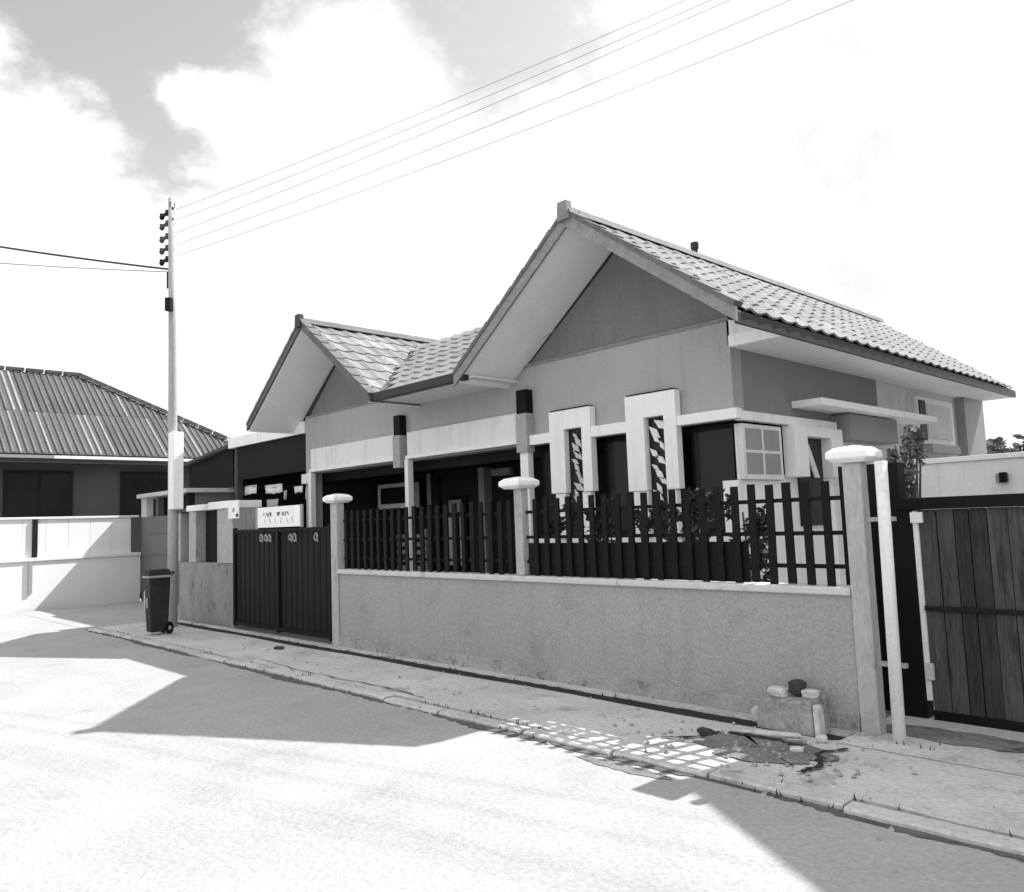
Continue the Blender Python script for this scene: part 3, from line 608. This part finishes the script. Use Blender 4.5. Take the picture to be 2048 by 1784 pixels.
# potted plants behind the right railing
def plant(x, y, z, h, label, m='leafd', n=160, sz=.05, rx=.2):
    t = thing('potted_plant', (x, y, z), label, 'plant', 'plants in the front yard')
    part('pot', MB().tube([(x, y, z), (x, y, z + .22), (x, y, z + .25)], [.10, .14, .15], 10), 'darkg', t); part('stem', MB().tube([(x, y, z + .2), (x + .02, y, z + h * .7)], [.015, .008], 6), 'bark', t)
    part('foliage', leaves(MB(), x, y, z + h * .72, rx, rx, h * .36, n, sz), m, t)
plant(-5.6, 6.7, 0, 1.62, 'leafy dark plant in a pot behind the railing, nearest the middle pillar', n=420, rx=.34)
plant(-4.75, 6.7, 0, 1.70, 'leafy dark plant behind the railing, between the two white window frames', n=420, rx=.34)
plant(-4.0, 6.75, 0, 1.55, 'leafy dark plant behind the railing, left of the bright side window', n=340, rx=.26)

# hedge bush beside the right pillar
def bush(name, x, y, z, rx, ry, rz, n, sz, label, cat, m='leaf', trunk=True):
    t = thing(name, (x, y, 0), label, cat)
    part('foliage', leaves(MB(), x, y, z, rx, ry, rz, n, sz), m, t)
    if trunk:
        part('trunk', MB().tube([(x, y, -.1), (x + .03, y, z * .5), (x, y + .02, z)], [.06, .045, .02], 7), 'bark', t)
        for k in range(5):
            a = k * 1.3; part('branch', MB().tube([(x, y, z * (.5 + .08 * k)), (x + math.cos(a) * rx * .7, y + math.sin(a) * ry * .7, z + rz * .3)], [.02, .006], 5), 'bark', t)
bush('bush', -2.66, 7.3, 1.98, .15, .18, .50, 520, .04, 'ragged grey green bush rising between the right pillar and the wooden gate', 'bush')

# ================================================================ right side: post, wooden gate, back wall
pp = thing('service_pipe', (-2.27, 5.72, 0), 'white painted upright pipe standing just right of the tall pillar', 'pipe')
part('pipe', MB().tube([(-2.295, 5.72, -.02), (-2.285, 5.72, 1.0), (-2.275, 5.72, 1.92)], .042, 12), 'offwhite', pp, smooth_=True)
for z in (.5, 1.5): box('clip', pp, 'midm', -2.40, -2.22, 5.735, 5.775, z, z + .03)
wg = thing('wooden_gate', (-1.3, 6.5, 0), 'dark weathered wooden plank gate with a black top rail at the right edge', 'gate')
box('post_and_gap_shade', wg, 'black', -2.64, -2.375, 6.47, 6.60, -.1, 1.64); box('post_and_gap_shade', wg, 'black', -2.98, -2.50, 6.60, 6.74, -.1, 1.95)  # rear black panel stands in for the shadow gap beside the pillar
box('frame', wg, 'offwhite', -2.372, -2.335, 6.47, 6.52, .14, 1.56, .004); box('hinge', wg, 'offwhite', -2.375, -2.29, 6.44, 6.469, 1.47, 1.55); box('hinge', wg, 'lightm', -2.36, -2.30, 6.44, 6.469, .30, .42)
box('rail', wg, 'black', -2.50, 1.3, 6.45, 6.60, 1.57, 1.66, .006); box('rail', wg, 'dark', -2.33, 1.3, 6.455, 6.478, .81, .845, .004)
box('rail', wg, 'black', -2.33, 1.3, 6.47, 6.53, .0, .07)
x = -2.33; k = 0
while x < 1.25:
    w_ = rnd.choice((.10, .12, .13)); g_ = rnd.choice((.004, .008, .018))
    mb = MB().prism([(x, .07), (x + w_ - g_, .07), (x + w_ - g_ + rnd.uniform(-.004, .004), 1.568), (x, 1.568)], 'y', 6.482 + rnd.uniform(0, .01), 6.505)
    part('plank', mb, rnd.choice(('wood', 'wood', 'wood2', 'wood3')), wg); x += w_; k += 1
box('backing', wg, 'black', -2.33, 1.3, 6.53, 6.54, .07, 1.56)
rw = thing('rear_boundary_wall', (-2.0, 10.1, 0), 'plain white rendered wall behind the wooden gate', 'wall')
box('wall', rw, 'offwhite', -4.05, -1.75, 10.0, 10.15, 0, 2.08, .006); box('coping', rw, 'white', -4.08, -1.75, 9.97, 10.18, 2.082, 2.14, .006)
wl = thing('wall_lamp', (-2.66, 9.95, 1.85), 'small black lamp fixed on the white rear wall', 'lamp')
box('back_plate', wl, 'midm', -2.74, -2.62, 9.97, 9.999, 1.82, 1.92); box('head', wl, 'black', -2.69, -2.62, 9.90, 9.969, 1.82, 1.93, .008)

# two storey neighbour whose side throws the shade over the gate (stands right of the view)
nb = thing('two_storey_house', (3.0, 12.5, 0), 'two storey gabled neighbouring house just right of the view, shading the wooden gate', 'house')
part('wall', MB().prism([(-1.74, 0), (7.6, 0), (7.6, 5.2), (2.9, 7.9), (-1.74, 5.2)], 'y', 9.0, 17.0), 'plaster', nb)
part('roof', MB().prism([(-1.74, 5.26), (2.9, 8.0), (2.9, 8.12), (-1.76, 5.31)], 'y', 8.97, 17.2), 'tiled', nb); part('roof', MB().prism([(7.72, 5.25), (2.902, 8.0), (2.902, 8.12), (7.85, 5.28)], 'y', 8.97, 17.2), 'tiled', nb)
for x in (.2, 4.4):
    for z in (1.0, 3.6):
        w_ = box('window', nb, 'white', x, x + 1.4, 8.95, 8.999, z, z + 1.2); box('pane', w_, 'glass', x + .08, x + 1.32, 8.94, 8.949, z + .08, z + 1.12)
d = box('door', nb, 'dark', 2.4, 3.3, 8.95, 8.999, 0, 2.1); box('handle', d, 'midm', 3.15, 3.2, 8.92, 8.949, 1.0, 1.1)

nb.location.x += .08
# ================================================================ rubble by the drain
cb = thing('concrete_block', (-3.02, 5.62, 0), 'broken grey concrete block with a pale edge against the foot of the wall', 'concrete block')
part('block', MB().poly([(-3.27, 5.53, -.12), (-2.80, 5.53, -.12), (-2.80, 5.80, -.12), (-3.27, 5.80, -.12), (-3.25, 5.55, .20), (-2.83, 5.55, .225), (-2.82, 5.79, .24), (-3.26, 5.79, .21)], [(3, 2, 1, 0), (4, 5, 6, 7), (0, 1, 5, 4), (1, 2, 6, 5), (2, 3, 7, 6), (3, 0, 4, 7)]), 'stone', cb, .012)
part('edge', MB().poly([(-2.798, 5.52, -.05), (-2.755, 5.52, -.05), (-2.755, 5.62, -.05), (-2.798, 5.62, -.05), (-2.815, 5.54, .21), (-2.775, 5.54, .20), (-2.775, 5.62, .20), (-2.815, 5.62, .21)], [(3, 2, 1, 0), (4, 5, 6, 7), (0, 1, 5, 4), (1, 2, 6, 5), (2, 3, 7, 6), (3, 0, 4, 7)]), 'stonel', cb, .006)
def rock(x, y, z, sx_, sy_, sz_, m, label, seed):
    r = random.Random(seed); b = bmesh.new(); bmesh.ops.create_icosphere(b, subdivisions=2, radius=1)
    for v in b.verts:
        f = r.uniform(.8, 1.12); v.co = Vector((max(-.75, min(.75, v.co.x * f)) * sx_, max(-.75, min(.75, v.co.y * f)) * sy_, (max(-.7, min(.7, v.co.z * f)) + .7) * sz_))
    me = bpy.data.meshes.new('stone'); b.to_mesh(me); b.free(); me.materials.append(M[m])
    o = bpy.data.objects.new('rubble_stone', me); C.objects.link(o); o.location = (x, y, z); o.rotation_euler = (0, 0, r.uniform(-.5, .5)); o['label'] = label; o['category'] = 'stone'; o['group'] = 'rubble by the drain'
rock(-3.00, 5.70, .235, .075, .07, .075, 'stoned', 'dark brick lying on top of the concrete block', 1)
rock(-3.14, 5.66, .21, .10, .07, .05, 'stonel', 'pale flat stone left of the dark brick on the block', 2)
rock(-2.89, 5.68, .225, .08, .06, .045, 'stonel', 'pale stone right of the dark brick on the block', 3)
rock(-3.28, 5.62, .0, .07, .06, .09, 'stonel', 'pale stone against the left end of the concrete block', 4)
rock(-3.42, 5.10, .0, .09, .05, .03, 'stoned', 'dark clod left of the damp patch on the verge', 5)
rock(-2.70, 5.42, .0, .05, .04, .035, 'stonel', 'small pale stone right of the block on the verge', 6)
rock(-3.05, 5.36, .0, .28, .05, .022, 'stonel', 'long pale slab of concrete lying in front of the block', 7)
rock(-2.72, 5.10, .0, .06, .05, .025, 'stonel', 'pale crumb of concrete in the damp patch', 8)
rock(-3.02, 4.86, .0, .05, .04, .02, 'stone', 'small grey stone near the kerb in the damp patch', 10)
rock(-10.1, 5.18, .0, .10, .05, .03, 'stoned', 'dark flat stone on the verge in front of the gate', 9)

# ================================================================ neighbours on the left
nh = thing('neighbour_house', (-26, 4, 0), 'low neighbouring house with a ribbed grey hipped roof beyond the white wall', 'house')
box('wall', nh, 'nwall', -30, -23.6, -8.4, 11.0, 0, 3.62)
for y0 in (-1.2, 1.6, 4.6, 7.4):
    w_ = box('window', nh, 'dark', -23.6, -23.56, y0, y0 + 1.6, 2.1, 3.35); box('pane', w_, 'glass', -23.559, -23.55, y0 + .08, y0 + .76, 2.18, 3.27); box('pane', w_, 'glass', -23.559, -23.55, y0 + .84, y0 + 1.52, 2.18, 3.27)
A, B_, Cc, D = (-23, 11.6, 3.74), (-23, -9, 3.74), (-26.5, 7.1, 6.45), (-26.5, -4.5, 6.45)
Ab, Bb = (-30, 11.6, 3.74), (-30, -9, 3.74)
nr = part('roof', MB().poly([A, B_, Cc, D, Ab, Bb], [(1, 0, 2, 3), (0, 4, 2), (4, 5, 3, 2), (5, 1, 3), (0, 1, 5, 4)]), 'nroof', nh)
box('fascia', nr, 'offwhite', -23.02, -22.96, 5.6, 11.62, 3.62, 3.70); box('fascia', nr, 'midm', -23.02, -22.96, -9, 5.598, 3.62, 3.70); box('gutter', nr, 'gutter', -23.25, -22.98, -9, 11.6, 3.50, 3.618)
kx = 3.5 / 4.5
for i in range(100):
    y = -5.0 + i * .17
    if y > 11.3: break
    top = 1.0 if y < 7.1 else (11.6 - y) / 4.5
    for (a, b) in ((0.0, .46), (.47, 1.0)):
        b2 = min(b, top)
        if b2 - a < .03: continue
        w_ = rnd.uniform(.03, .045); m_ = rnd.choice(('nrib', 'nrib', 'nroof', 'tile2'))
        za, zb = 3.74 + 2.71 * a, 3.74 + 2.71 * b2; xa, xb = -23 - 3.5 * a, -23 - 3.5 * b2
        part('roof_rib', MB().poly([(xa, y - w_, za), (xa, y + w_, za), (xb, y + w_, zb), (xb, y - w_, zb), (xa, y - w_ * .6, za + .05), (xa, y + w_ * .6, za + .05), (xb, y + w_ * .6, zb + .035), (xb, y - w_ * .6, zb + .035)], [(4, 5, 6, 7), (0, 4, 7, 3), (1, 2, 6, 5), (0, 1, 5, 4), (3, 7, 6, 2)]), m_, nr)
me = MB().box(-.12, .12, -.20, .20, -.03, .09).mesh('ridge_tile', 'cap')
dv = Vector(Cc) - Vector(A)
for i in range(13):
    p = Vector(A) + dv * (i + .5) / 13; inst('ridge_tile', me, nr, p + Vector((0, 0, .04)), dv.to_track_quat('Y', 'Z').to_euler())
me2 = MB().box(-.09, .09, -.22, .22, -.03, .06).mesh('ridge_tile', 'nroof')
for i in range(22): inst('ridge_tile', me2, nr, (-26.5, 6.9 - i * .5, 6.50))
nf = thing('neighbour_wall', (-20.6, 3, 0), 'long white boundary wall with white panels above, across the lane on the left', 'wall')
box('wall', nf, 'nfence', -20.72, -20.55, -10, 7.18, -.15, 1.07); box('coping', nf, 'nfence', -20.76, -20.51, -10, 7.18, 1.072, 1.15, .01)
for i in range(34): box('panel', nf, 'nfence', -20.68, -20.66, -10 + .5 * i, -10 + .5 * i + .492, 1.152, 2.03)
for y in (-.3, 2.2, 4.70): box('post', nf, 'dark', -20.66, -20.60, y, y + .10, 1.152, 2.03)
box('pipe', nf, 'midm', -20.55, -20.50, 4.58, 4.66, .35, 1.07)
nf.rotation_euler = (0, 0, math.radians(9))
box('top_rail', nf, 'nfence', -20.70, -20.62, -10, 7.18, 2.032, 2.08)
sh = thing('garden_shed', (-19.5, 8.5, 0), 'small grey flat roofed outbuilding with a dark opening behind the pole', 'shed')
box('wall', sh, 'nshed', -21.3, -18.3, 7.2, 7.35, -.15, 2.02); box('wall', sh, 'nshed', -20.75, -20.6, 7.35, 10, -.15, 2.5); box('wall', sh, 'nshed', -18.45, -18.3, 7.35, 10, -.15, 2.5); box('wall', sh, 'nshed', -20.6, -18.45, 9.85, 10, -.15, 2.5)
box('post', sh, 'lightm', -21.3, -20.95, 7.19, 7.36, 2.022, 2.5); box('post', sh, 'dark', -18.45, -18.3, 7.2, 7.35, 2.022, 2.5); box('roof', sh, 'lightm', -21.4, -18.2, 7.1, 10.1, 2.502, 2.60, .01); box('opening', sh, 'black', -20.95, -18.45, 7.5, 7.55, 2.02, 2.5)
for z in (.55, 1.1, 1.6): box('band', sh, 'nshed', -20.74, -18.31, 7.18, 7.199, z, z + .04)

# distant trees behind, seen over the white rear wall
bush('distant_tree', -11.3, 42, 3.7, 1.5, 1.3, 1.4, 1400, .25, 'distant grey tree top just above the white wall at the right edge', 'tree')
print('objects', len(bpy.data.objects))
